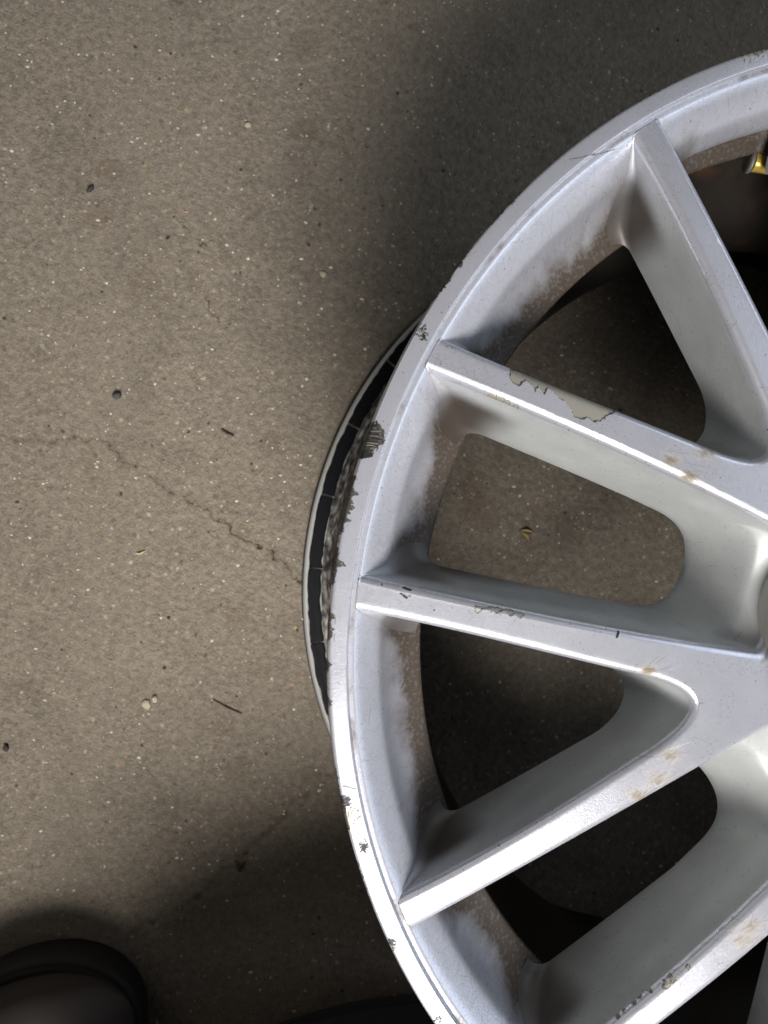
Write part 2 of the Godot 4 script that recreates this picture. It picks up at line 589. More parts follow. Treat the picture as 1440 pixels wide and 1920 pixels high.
func wear_marks() -> void:
	var white := Color(0.92, 0.92, 0.95)
	var dark := Color(0.20, 0.18, 0.17)
	var black := Color(0.10, 0.10, 0.11)
	var bare := Color(0.66, 0.645, 0.60)
	# fine brush marks in the bowl
	for i in 7500:
		var ang := rng.randf_range(PI * 0.5, PI * 1.5)
		var r := rng.randf_range(0.2035, 0.2235)
		var p := Vector2.from_angle(ang) * r
		var d := Vector2.from_angle(ang + rng.randfn(0.0, 0.75)) * rng.randf_range(0.0010, 0.0042)
		if rng.randf() < 0.62:
			stroke(p, p + d, 1, white, rng.randf_range(0.02, 0.10), 0.5, 0.6)
		else:
			stroke(p, p + d, 1, dark, rng.randf_range(0.03, 0.10), 0.6, 0.5)
	# hairline scratches everywhere
	for i in 700:
		var p := Vector2.from_angle(rng.randf_range(PI * 0.5, PI * 1.5)) * sqrt(rng.randf_range(0.005, 0.054))
		var d := Vector2.from_angle(rng.randf() * TAU) * rng.randf_range(0.001, 0.007)
		stroke(p, p + d, 1, white if rng.randf() < 0.6 else dark, rng.randf_range(0.04, 0.16), 0.5, 0.6)
	# grime specks
	for i in 2600:
		var p := Vector2.from_angle(rng.randf_range(PI * 0.5, PI * 1.5)) * sqrt(rng.randf_range(0.005, 0.0545))
		stroke(p, p, 1 if rng.randf() < 0.88 else 2, dark, rng.randf_range(0.15, 0.6), 0.7, 0.1, 0.62)
	# kerb rash along the edge of the lip: black ragged patches
	for run in [[-0.2302, 0.0420, -0.2328, 0.0180, 2.0], [-0.2326, 0.0170, -0.2333, 0.0020, 1.8], [-0.2330, -0.0030, -0.2328, -0.0170, 1.5], [-0.2327, -0.0215, -0.2325, -0.0275, 1.1], [-0.2319, -0.0345, -0.2318, -0.0390, 0.9],
			[-0.2266, -0.0575, -0.2205, -0.0760, 0.7], [-0.2085, 0.1035, -0.1935, 0.1290, 0.9], [-0.1935, 0.1290, -0.1750, 0.1530, 0.5], [-0.1520, 0.1765, -0.1230, 0.1970, 0.35], [-0.2165, -0.0872, -0.2080, -0.1045, 0.5]]:
		var a0 := Vector2(run[0], run[1]).angle()
		var a1 := a0 + angle_difference(a0, Vector2(run[2], run[3]).angle())
		var n := int(absf(a1 - a0) * 0.2335 / 0.000115)
		for i in n:
			var t := i / float(n)
			var ang := lerpf(a0, a1, t)
			var deep: float = 0.0016 * run[4] * (0.35 + 1.5 * maxf(0.0, wear.get_noise_2d(ang * 5200.0, 3.0) + 0.12)) * sin(PI * clampf(t * 1.1 + 0.03, 0.0, 1.0))
			var k := 0.0
			while k < deep:
				var q := Vector2.from_angle(ang) * (0.2337 - k)
				var f := wear.get_noise_2d(ang * 34000.0, k * 60000.0)
				if f > -0.22 - 0.25 * (1.0 - k / deep):
					var tone := 0.19 + 0.12 * rng.randf() + 0.30 * maxf(0.0, wear.get_noise_2d(ang * 90000.0 + 400.0, k * 60000.0))
					stroke(q, q, 1, Color(tone, tone * 0.98, tone * 0.95), 0.85, 0.75, 0.2, 0.48 + 0.12 * rng.randf())
				k += 0.00011
			if rng.randf() < 0.02:
				var q := Vector2.from_angle(ang) * (0.2334 - deep * rng.randf_range(0.4, 1.3))
				stroke(q, q + Vector2.from_angle(ang + 1.57) * rng.randf_range(0.0008, 0.0035), 1.2, bare if rng.randf() < 0.5 else Color(0.32, 0.31, 0.29), 0.6, 0.4, 0.6, 0.5)
	# the big gouge on the lip, torn across
	var g := [Vector2(-0.2244, 0.0612), Vector2(-0.2213, 0.0575), Vector2(-0.2216, 0.0556), Vector2(-0.2206, 0.0546), Vector2(-0.2222, 0.0528), Vector2(-0.2252, 0.0497), Vector2(-0.2274, 0.0480), Vector2(-0.2288, 0.0492), Vector2(-0.2271, 0.0569)]
	blob(g, Color(0.30, 0.29, 0.27), 0.97, 0.6, 0.4, 0.35, 2.0, black, 0.95, 0.2)
	for i in 46:
		var t := i / 45.0
		var p := Vector2(-0.2262, 0.0606).lerp(Vector2(-0.2290, 0.0487), t)
		var q := p + Vector2(0.0056 * sin(PI * clampf(t * 0.9 + 0.08, 0, 1)), -0.0002 + rng.randf_range(-0.0006, 0.0006))
		stroke(p, p.lerp(q, rng.randf_range(0.7, 1.05)), rng.randf_range(1, 2.0), black if i % 3 != 1 else Color(0.52, 0.50, 0.45), rng.randf_range(0.5, 0.95), 0.6, 0.4, rng.randf_range(0.1, 0.6))
	for i in 40:
		var p := Vector2(-0.2284, 0.0488) + Vector2(rng.randfn(0, 0.0011), rng.randfn(0, 0.0006))
		stroke(p, p + Vector2(0.002, 0.0005), 2, black, 0.9, 0.6, 0.2, 0.1)
	# peeled lacquer: bare grey metal with a raised, darker edge
	var peel := [Vector2(-0.1803, 0.0842), Vector2(-0.1807, 0.0814), Vector2(-0.1796, 0.0795), Vector2(-0.1771, 0.0784), Vector2(-0.1748, 0.0806), Vector2(-0.1719, 0.0790), Vector2(-0.1712, 0.0768), Vector2(-0.1701, 0.0792), Vector2(-0.1680, 0.0766), Vector2(-0.1667, 0.0789), Vector2(-0.1627, 0.0759), Vector2(-0.1603, 0.0747), Vector2(-0.1579, 0.0720), Vector2(-0.1569, 0.0698), Vector2(-0.1542, 0.0693), Vector2(-0.1520, 0.0702), Vector2(-0.1500, 0.0690), Vector2(-0.1476, 0.0694), Vector2(-0.1450, 0.0718), Vector2(-0.1420, 0.0734), Vector2(-0.1440, 0.0752), Vector2(-0.1531, 0.0788), Vector2(-0.1607, 0.0800), Vector2(-0.1645, 0.0806), Vector2(-0.1722, 0.0824), Vector2(-0.1750, 0.0836)]
	blob(peel, bare, 0.95, 0.55, 0.75, 0.50, 0.9, Color(0.20, 0.18, 0.16), 0.85, 0.05)
	for q in [[-0.1853, 0.0740], [-0.1824, 0.0727], [-0.1802, 0.0719], [-0.1771, 0.0707]]:
		for t in 26:
			var w := Vector2.from_angle(t / 26.0 * TAU) * Vector2(0.0015, 0.0011)
			var c := Vector2(q[0], q[1])
			stroke(c + w, c + w * 0.9, 1, Color(0.42, 0.40, 0.32), 0.75, 0.6, 0.3, 0.35)
			stroke(c, c + w * 0.85, 1, Color(0.66, 0.65, 0.58), 0.6, 0.5, 0.6, 0.45)
	# peeled strip on the third spoke
	blob([Vector2(-0.1851, 0.0018), Vector2(-0.1845, -0.0004), Vector2(-0.1832, -0.0010), Vector2(-0.1819, 0.0009), Vector2(-0.1792, 0.0010), Vector2(-0.1772, -0.0003), Vector2(-0.1746, 0.0011), Vector2(-0.1725, -0.0008), Vector2(-0.1708, 0.0003), Vector2(-0.1688, -0.0014), Vector2(-0.1671, 0.0006), Vector2(-0.1719, 0.0015), Vector2(-0.1775, 0.0020)], bare.darkened(0.08), 0.7, 0.55, 0.7, 0.52, 0.9, Color(0.32, 0.30, 0.26), 0.75, 0.06)
	# black tar flecks on it
	for q in [[-0.2093, 0.0053, -0.2068, 0.0047, 3.0], [-0.2103, 0.0032, -0.2096, 0.0030, 2.0], [-0.2092, 0.0026, -0.2081, 0.0021, 3.0], [-0.2072, 0.0028, -0.2069, 0.0026, 2.0], [-0.1342, -0.0046, -0.1334, -0.0028, 3.2], [-0.1985, -0.0012, -0.1982, -0.0013, 2.0], [-0.2168, 0.0057, -0.2166, 0.0056, 2.0]]:
		stroke(Vector2(q[0], q[1]), Vector2(q[2], q[3]), q[4], black, 0.95, 0.8, 0.0, 0.85)
	# rubbed dust near the hub
	for spot in [[-0.1090, 0.0623, 0.0030, -0.35], [-0.1215, 0.0590, 0.0024, -0.45], [-0.1145, 0.0540, 0.0020, -0.35], [-0.1110, -0.0450, 0.0032, 0.62], [-0.1140, -0.0535, 0.0034, 0.62], [-0.1205, -0.0600, 0.0024, 0.7], [-0.1221, -0.0156, 0.0016, 0.5], [-0.0720, -0.1045, 0.0035, 0.7], [-0.0750, -0.1096, 0.0035, 0.75]]:
		for i in 90:
			var p := Vector2(spot[0] + rng.randfn(0, spot[2] * 0.7), spot[1] + rng.randfn(0, spot[2] * 0.5))
			stroke(p, p + Vector2.from_angle(spot[3]) * rng.randf_range(0.0, 0.002), rng.randf_range(2, 5), Color(0.47, 0.42, 0.34), 0.035, 0.8, 0.1)
		for i in 200:
			var p := Vector2(spot[0] + rng.randfn(0, spot[2]), spot[1] + rng.randfn(0, spot[2] * 0.6))
			var d := Vector2.from_angle(spot[3] + rng.randfn(0, 0.22)) * rng.randf_range(0.0006, 0.004)
			stroke(p, p + d, 1, Color(0.52, 0.47, 0.39), rng.randf_range(0.04, 0.15), 0.8, 0.1)
		for i in 7:
			var p := Vector2(spot[0] + rng.randfn(0, spot[2] * 1.3), spot[1] + rng.randfn(0, spot[2]))
			var d := Vector2.from_angle(spot[3] + rng.randfn(0, 0.3)) * rng.randf_range(0.002, 0.009)
			stroke(p, p + d, 1, white if rng.randf() < 0.4 else Color(0.32, 0.29, 0.25), rng.randf_range(0.1, 0.35), 0.6, 0.3)
	# chipped edge of the lowest spoke: a string of flaked spots
	for q in [[-0.1169, -0.1402, 0.0016], [-0.1150, -0.1378, 0.0012], [-0.1112, -0.1346, 0.0011], [-0.1094, -0.1325, 0.0013], [-0.1066, -0.1299, 0.0012], [-0.1010, -0.1270, 0.0016], [-0.0990, -0.1248, 0.0013], [-0.0940, -0.1200, 0.0009], [-0.0795, -0.1000, 0.0010]]:
		var ring := []
		for j in 11:
			ring.append(Vector2(q[0], q[1]) + Vector2.from_angle(j / 11.0 * TAU) * q[2] * rng.randf_range(0.55, 1.1))
		blob(ring, bare, 0.9, 0.5, 0.6, 0.52, 1.0, Color(0.36, 0.32, 0.28), 0.8, 0.1)
	# chips on the lip
	for q in [[-0.2122, 0.0934, 0.0016], [-0.2110, 0.0915, 0.0011], [-0.2003, -0.1176, 0.0010], [-0.2008, -0.1165, 0.0008], [-0.1996, -0.1195, 0.0005], [-0.2140, -0.0838, 0.0013], [-0.2136, -0.0852, 0.0010], [-0.1815, -0.1440, 0.0016]]:
		var c := Vector2(q[0], q[1])
		for i in 34:
			var p := c + Vector2(rng.randfn(0, q[2] * 0.55), rng.randfn(0, q[2] * 0.55))
			stroke(p, p + Vector2(rng.randfn(0, 0.0004), rng.randfn(0, 0.0004)), 1.6, black if rng.randf() < 0.8 else bare, 0.85, 0.6, 0.3, 0.5)
	# torn metal at the lower left of the lip
	blob([Vector2(-0.2235, -0.0722), Vector2(-0.2218, -0.0712), Vector2(-0.2196, -0.0706), Vector2(-0.2166, -0.0722), Vector2(-0.2156, -0.0740), Vector2(-0.2176, -0.0752), Vector2(-0.2184, -0.0776), Vector2(-0.2204, -0.0800), Vector2(-0.2216, -0.0790), Vector2(-0.2218, -0.0756)], Color(0.60, 0.58, 0.53), 0.96, 0.36, 0.8, 0.45, 1.4, Color(0.2, 0.18, 0.16), 0.9, 0.16)
	for i in 26:
		var p := Vector2(-0.2200, -0.0745) + Vector2(rng.randfn(0, 0.0015), rng.randfn(0, 0.0016))
		stroke(p, p + Vector2(rng.randf_range(-0.0012, 0.0012), 0.0018), 1.6, Color(0.3, 0.28, 0.24) if i % 2 else Color(0.80, 0.79, 0.75), 0.5, 0.35, 0.8, rng.randf_range(0.3, 0.7))
	for i in 40:
		var p := Vector2(-0.2238, -0.0690) + Vector2(rng.randf_range(-0.0006, 0.0030), rng.randf_range(-0.0022, 0.0012))
		stroke(p, p + Vector2(0.0014, rng.randf_range(-0.0006, 0.0006)), 1.5, black, 0.8, 0.6, 0.2, 0.2)
	# rubbed patch at the upper right of the lip
	for i in 420:
		var ang := rng.randf_range(1.98, 2.16) - 0.12
		var p := Vector2.from_angle(ang) * (0.2335 - absf(rng.randfn(0, 0.0013)))
		stroke(p, p + Vector2.from_angle(rng.randf() * TAU) * 0.0012, 1.4, bare if rng.randf() < 0.7 else dark, 0.6, 0.6, 0.5, 0.4)
	# long scratch across the bowl, and one on the lip
	var pts := [Vector2(-0.1660, 0.1600), Vector2(-0.1620, 0.1612), Vector2(-0.1560, 0.1640), Vector2(-0.1490, 0.1672)]
	for i in 3:
		stroke(pts[i], pts[i + 1], 1.0, Color(0.22, 0.21, 0.21), 0.7, 0.5, 0.4)
	stroke(Vector2(-0.2230, -0.0640), Vector2(-0.2185, -0.0648), 1.5, dark, 0.7, 0.6, 0.3, 0.3)
	stroke(Vector2(-0.2010, -0.0360), Vector2(-0.1990, -0.0320), 1.8, dark, 0.6, 0.6, 0.3, 0.3)

func wall_grit() -> Image:
	# paint of the flanks: nearly even, with short specks of grime
	var side := 512
	var n := FastNoiseLite.new()
	n.seed = 44
	n.frequency = 0.012
	n.fractal_octaves = 5
	var img := n.get_seamless_image(side, side, false, false, 0.1)
	img.convert(Image.FORMAT_RGB8)
	for y in side:
		for x in side:
			var g := 0.92 + 0.10 * (img.get_pixel(x, y).r - 0.5) + 0.03 * (rng.randf() - 0.5)
			img.set_pixel(x, y, Color(g, g, g))
	for i in 620:
		var p := Vector2(rng.randf() * side, rng.randf() * side)
		var d := Vector2.from_angle(rng.randf() * TAU)
		var a := rng.randf_range(0.12, 0.6)
		for k in rng.randi_range(1, 7):
			var x := posmod(int(p.x + d.x * k), side)
			var y := posmod(int(p.y + d.y * k), side)
			img.set_pixel(x, y, img.get_pixel(x, y).lerp(Color(0.30, 0.25, 0.20), a))
	return img

func tex(img: Image) -> ImageTexture:
	img.generate_mipmaps()
	return ImageTexture.create_from_image(img)

func plain(col: Color, rough: float, metal := 0.0) -> StandardMaterial3D:
	var m := StandardMaterial3D.new()
	m.albedo_color = col.linear_to_srgb()
	m.roughness = rough
	m.metallic = metal
	m.cull_mode = BaseMaterial3D.CULL_DISABLED
	return m

func mottled(freq: float, from: float, seed_at: int, scale: float) -> Array:
	var n := FastNoiseLite.new()
	n.seed = seed_at
	n.frequency = freq
	n.fractal_octaves = 5
	var ramp := Gradient.new()
	ramp.set_color(0, Color(from, from, from))
	ramp.set_color(1, Color.WHITE)
	var t := NoiseTexture2D.new()
	t.width = 512
	t.height = 512
	t.seamless = true
	t.noise = n
	t.color_ramp = ramp
	return [t, scale]

# ---------------------------------------------------------------- floor
const FW := 1536
const NC := 70
const TILE := 0.8
var ground: Image
var ground_h: Image

func fpx(x: float, y: float) -> Vector2:
	return Vector2(fposmod(x / TILE, 1.0) * FW, fposmod(-y / TILE, 1.0) * FW)

func floor_dot(c: Vector2, r: float, col: Color, a: float, h: int, squash := 1.0, turn := 0.0) -> void:
	var k := int(ceil(r)) + 1
	var ca := cos(turn)
	var sa := sin(turn)
	for dy in range(-k, k + 1):
		for dx in range(-k, k + 1):
			var u := (dx * ca + dy * sa)
			var w := (-dx * sa + dy * ca) * squash
			var f := clampf(r + 0.5 - sqrt(u * u + w * w), 0, 1) * a
			if f <= 0.0:
				continue
			var x := posmod(int(c.x) + dx, FW)
			var y := posmod(int(c.y) + dy, FW)
			ground.set_pixel(x, y, ground.get_pixel(x, y).lerp(col, f))
			if h >= 0:
				var g := lerpf(ground_h.get_pixel(x, y).r, h / 255.0, f)
				ground_h.set_pixel(x, y, Color(g, g, g))

func floor_line(pts: Array, wide: float, col: Color, a: float, h: int) -> void:
	var wob := FastNoiseLite.new()
	wob.seed = 31
	wob.frequency = 0.05
	for i in pts.size() - 1:
		var p: Vector2 = pts[i]
		var q: Vector2 = pts[i + 1]
		var n := maxi(2, int(p.distance_to(q) / TILE * FW * 1.6))
		for j in n:
			var m := p.lerp(q, j / float(n))
			var c := fpx(m.x, m.y)
			var o := Vector2(wob.get_noise_2d(c.x * 0.8, c.y * 0.8), wob.get_noise_2d(c.x * 0.8 + 300, c.y * 0.8)) * 10.0
			o += Vector2(wob.get_noise_2d(c.x * 5.0, c.y * 5.0), wob.get_noise_2d(c.x * 5.0 + 300, c.y * 5.0)) * 0.9
			var s := clampf(0.6 + 0.7 * wob.get_noise_2d(c.x * 1.1 + 77, c.y * 1.1), 0.1, 1.2)
			c += o
			floor_dot(c, wide * s, col, a * (0.35 + s * 0.6), h)

func paint_floor() -> void:
	var layers := []
	for q in [[0.0035, 4, 11], [0.02, 4, 12], [0.09, 3, 13]]:
		var n := FastNoiseLite.new()
		n.frequency = q[0]
		n.fractal_octaves = q[1]
		n.seed = q[2]
		layers.append(n.get_seamless_image(FW, FW, false, false, 0.12).get_data())
	var l0: PackedByteArray = layers[0]
	var l1: PackedByteArray = layers[1]
	var l2: PackedByteArray = layers[2]
	var a := PackedByteArray()
	a.resize(FW * FW * 3)
	var h := PackedByteArray()
	h.resize(FW * FW)
	for i in FW * FW:
		var f0 := l0[i] - 128
		var f1 := l1[i] - 128
		var f2 := l2[i] - 128
		var g := (randi_noise(i) & 31) - 16
		var v := 104 + f0 * 0.09 + f1 * 0.05 + f2 * 0.09 + g * 0.7
		v -= 6.0 * smoothstep(10.0, 60.0, f0 * 0.9 + f1 * 0.4)
		var warm := 0.0
		var k := i * 3
		a[k] = clampi(int(v * 1.03 + warm), 0, 255)
		a[k + 1] = clampi(int(v * 0.966), 0, 255)
		a[k + 2] = clampi(int(v * 0.87 - warm), 0, 255)
		h[i] = clampi(130 + f1 / 5 + f2 / 3 + g, 0, 255)
	ground = Image.create_from_data(FW, FW, false, Image.FORMAT_RGB8, a)
	ground_h = Image.create_from_data(FW, FW, false, Image.FORMAT_L8, h)
	# pits, stains and sand grains
	for i in 120:
		var c := Vector2(rng.randf() * FW, rng.randf() * FW)
		floor_dot(c, rng.randf_range(5, 20), Color(0.30, 0.25, 0.20), rng.randf_range(0.05, 0.22), -1, rng.randf_range(0.5, 1.6), rng.randf() * TAU)
	for i in 9000:
		var c := Vector2(rng.randf() * FW, rng.randf() * FW)
		floor_dot(c, rng.randf_range(0.6, 2.2), Color(0.27, 0.23, 0.19), rng.randf_range(0.10, 0.40), 90, rng.randf_range(0.6, 1.8), rng.randf() * TAU)
	for i in 16000:
		var c := Vector2(rng.randf() * FW, rng.randf() * FW)
		var t := rng.randf()
		var col := Color(0.74, 0.70, 0.61).lerp(Color(0.60, 0.56, 0.50), rng.randf())
		if t < 0.07:
			col = Color(0.66, 0.50, 0.38)
		elif t < 0.10:
			col = Color(0.70, 0.62, 0.38)
		floor_dot(c, 0.35 + rng.randf() * rng.randf() * 2.1, col, rng.randf_range(0.15, 0.6), 165, rng.randf_range(0.7, 1.7), rng.randf() * TAU)
	for i in 700:
		var c := Vector2(rng.randf() * FW, rng.randf() * FW)
		floor_dot(c, rng.randf_range(0.8, 1.9), Color(0.13, 0.12, 0.12), rng.randf_range(0.4, 0.9), 110, rng.randf_range(0.6, 2.0), rng.randf() * TAU)
	var seam := Color(0.17, 0.14, 0.11)
	var c1 := [Vector2(-0.4500, 0.0490), Vector2(-0.4118, 0.0497), Vector2(-0.3831, 0.0512), Vector2(-0.3554, 0.0547), Vector2(-0.3448, 0.0466), Vector2(-0.3218, 0.0335), Vector2(-0.3073, 0.0256), Vector2(-0.2895, 0.0164), Vector2(-0.2729, 0.0069), Vector2(-0.2515, -0.0022), Vector2(-0.2322, -0.0198), Vector2(-0.2150, -0.0300), Vector2(-0.1800, -0.0400)]
	floor_line(c1, 4.5, Color(0.30, 0.25, 0.20), 0.015, -1)
	floor_line(c1.slice(3, 8), 0.75, seam, 0.36, 85)
	floor_line(c1.slice(7), 0.9, seam, 0.75, 50)
	floor_line(c1.slice(0, 4), 0.8, seam, 0.13, 105)
	var c2 := [Vector2(-0.3678, 0.0455), Vector2(-0.3602, 0.0278), Vector2(-0.3475, -0.0112), Vector2(-0.3404, -0.0292), Vector2(-0.3376, -0.0757), Vector2(-0.3358, -0.1006), Vector2(-0.3390, -0.1500)]
	floor_line(c2, 0.7, seam, 0.10, 110)
	var c3 := [Vector2(-0.1985, -0.1277), Vector2(-0.2223, -0.1484), Vector2(-0.2452, -0.1752), Vector2(-0.2594, -0.1901), Vector2(-0.2822, -0.2116), Vector2(-0.3100, -0.2300)]
	floor_line(c3, 0.6, seam, 0.07, 115)
	floor_line(c3, 5.0, Color(0.28, 0.23, 0.19), 0.010, -1)
	floor_line([Vector2(-0.31, 0.145), Vector2(-0.296, 0.130), Vector2(-0.292, 0.122)], 1.0, seam, 0.4, 90)
	floor_line([Vector2(-0.33, 0.188), Vector2(-0.315, 0.176), Vector2(-0.300, 0.178)], 1.0, seam, 0.4, 90)

# ---------------------------------------------------------------- build
func _ready() -> void:
	rng.seed = 20240
	wear.seed = 3
	wear.frequency = 0.01
	wear.fractal_octaves = 3
	# camera
	var cam := Camera3D.new()
	cam.name = "camera"
	var right := Vector3(0.9842, 0.1443, -0.1023)
	var up := Vector3(-0.1007, -0.0179, -0.9948)
	var back := Vector3(-0.1454, 0.9894, -0.0030)
	cam.transform = Transform3D(Basis(right, up, back).orthonormalized(), Vector3(-0.2570, 0.2611 + DEPTH, -0.0312))
	cam.fov = 67.0
	cam.near = 0.01
	cam.far = 60.0
	var lens := CameraAttributesPhysical.new()
	lens.frustum_focal_length = 12.0 / tan(deg_to_rad(33.5))
	lens.exposure_aperture = 13.0
	lens.frustum_focus_distance = 0.285
	lens.frustum_near = 0.01
	lens.frustum_far = 60.0
	cam.attributes = lens
	add_child(cam)
	# workshop light: a dim bluish surrounding, a work lamp behind the photographer, a far strip on the other side
	var env := Environment.new()
	env.background_mode = Environment.BG_COLOR
	env.background_color = Color(0.060, 0.057, 0.055).linear_to_srgb()
	env.tonemap_mode = Environment.TONE_MAPPER_LINEAR
	env.tonemap_exposure = 1.0
	env.sdfgi_enabled = true
	env.ssao_enabled = true
	env.ssil_enabled = true
	var we := WorldEnvironment.new()
	we.name = "environment"
	we.environment = env
	add_child(we)
	var torch := SpotLight3D.new()
	torch.name = "work_lamp"
	add_child(torch)
	torch.look_at_from_position(Vector3(-0.18, 0.96, 0.90), Vector3(-0.28, 0.0, 0.0), Vector3.UP)
	torch.spot_angle = 18.5
	torch.spot_angle_attenuation = 1.0
	torch.spot_range = 8.0
	torch.spot_attenuation = 2.0
	torch.light_size = 0.36
	torch.light_energy = 6.7
	torch.light_color = Color(1.0, 0.975, 0.95)
	torch.shadow_enabled = true
	lamp_light(Vector3(2.0, 1.65, -0.8), Vector3(-0.1, 0.1, 0.0), Vector2(2.6, 1.3), 3.0, Color(0.88, 0.93, 1.0))
	lamp_light(Vector3(-1.9, 1.7, -1.1), Vector3(-0.1, 0.1, 0.0), Vector2(2.0, 1.2), 0.5, Color(1.0, 0.985, 0.96))
	build_floor()
	build_wheel()
	build_others()

func lamp_light(at: Vector3, to: Vector3, size: Vector2, energy: float, col: Color) -> void:
	var l := AreaLight3D.new()
	l.name = "doorway_light"
	add_child(l, true)
	l.look_at_from_position(at, to, Vector3(0, 0, -1) if absf((to - at).normalized().y) > 0.99 else Vector3.UP)
	l.area_size = size
	l.area_normalize_energy = true
	l.light_energy = energy
	l.light_color = col
	l.area_range = 8.0
	l.area_attenuation = 2.0
	l.shadow_enabled = true

func build_floor() -> void:
	paint_floor()
	var m := StandardMaterial3D.new()
	m.albedo_texture = tex(ground)
	m.roughness = 0.92
	m.metallic_specular = 0.3
	var nm: Image = ground_h.duplicate()
	nm.convert(Image.FORMAT_RGB8)
	nm.bump_map_to_normal_map(3.0)
	m.normal_enabled = true
	m.normal_texture = tex(nm)
	m.normal_scale = 1.0
	var s := Mould.new()
	# fine in the middle, coarse outside, one sheet
	var xs := [-6.0, -2.0, -0.9, -0.5, -0.1, 0.4, 1.0, 2.0, 6.0]
	var pts := []
	var uvs := []
	for y in xs:
		var r := PackedVector3Array()
		var u := PackedVector2Array()
		for x in xs:
			r.append(Vector3(x, 0, y))
			u.append(Vector2(x, y) / TILE)
		pts.append(r)
		uvs.append(u)
	s.grid(pts, uvs, [], Vector3(0, 5, 0))
	s.smooth()
	var o := obj("ground", s, [m])
	o.set_meta("kind", "structure")
	# sand grains standing out of the worn surface
	var g := Mould.new()
	var bumps := []
	for i in 3:
		var row := PackedVector3Array()
		var rad: float = [1.0, 0.78, 0.25][i]
		var hh: float = [0.0, 0.42, 0.68][i]
		for j in 7:
			var a := TAU * j / 7.0
			row.append(Vector3(cos(a) * rad, hh, sin(a) * rad * 0.8))
		bumps.append(row)
	g.grid(bumps, [], [], Vector3.ZERO, true, true)
	var top := g.put(Vector3(0, 0.74, 0))
	for j in 7:
		g.tri(14 + j, 14 + (j + 1) % 7, top, false)
	g.smooth()
	var gm := plain(Color.WHITE, 0.85)
	gm.vertex_color_use_as_albedo = true
	var mm := MultiMesh.new()
	mm.transform_format = MultiMesh.TRANSFORM_3D
	mm.use_colors = true
	mm.mesh = g.mesh([gm])
	mm.instance_count = 5200
	for i in mm.instance_count:
		var sc := 0.00032 + rng.randf() * rng.randf() * 0.00085
		var b := Basis(Vector3.UP, rng.randf() * TAU).scaled(Vector3(sc * rng.randf_range(0.8, 1.5), sc * rng.randf_range(0.4, 0.9), sc))
		mm.set_instance_transform(i, Transform3D(b, F(rng.randf_range(-0.52, 0.16), rng.randf_range(-0.36, 0.46), -0.00006)))
		var t := rng.randf()
		var c := Color(0.34, 0.31, 0.26).lerp(Color(0.48, 0.45, 0.38), rng.randf())
		if t < 0.25:
			c = Color(0.12, 0.10, 0.085)
		elif t < 0.33:
			c = Color(0.30, 0.16, 0.09)
		mm.set_instance_color(i, c)
	var mi := MultiMeshInstance3D.new()
	mi.name = "sand_grains"
	mi.multimesh = mm
	add_child(mi)
	tag(mi, "pale and dark sand grains scattered over the worn grey-brown floor", "sand")
	mi.set_meta("kind", "stuff")

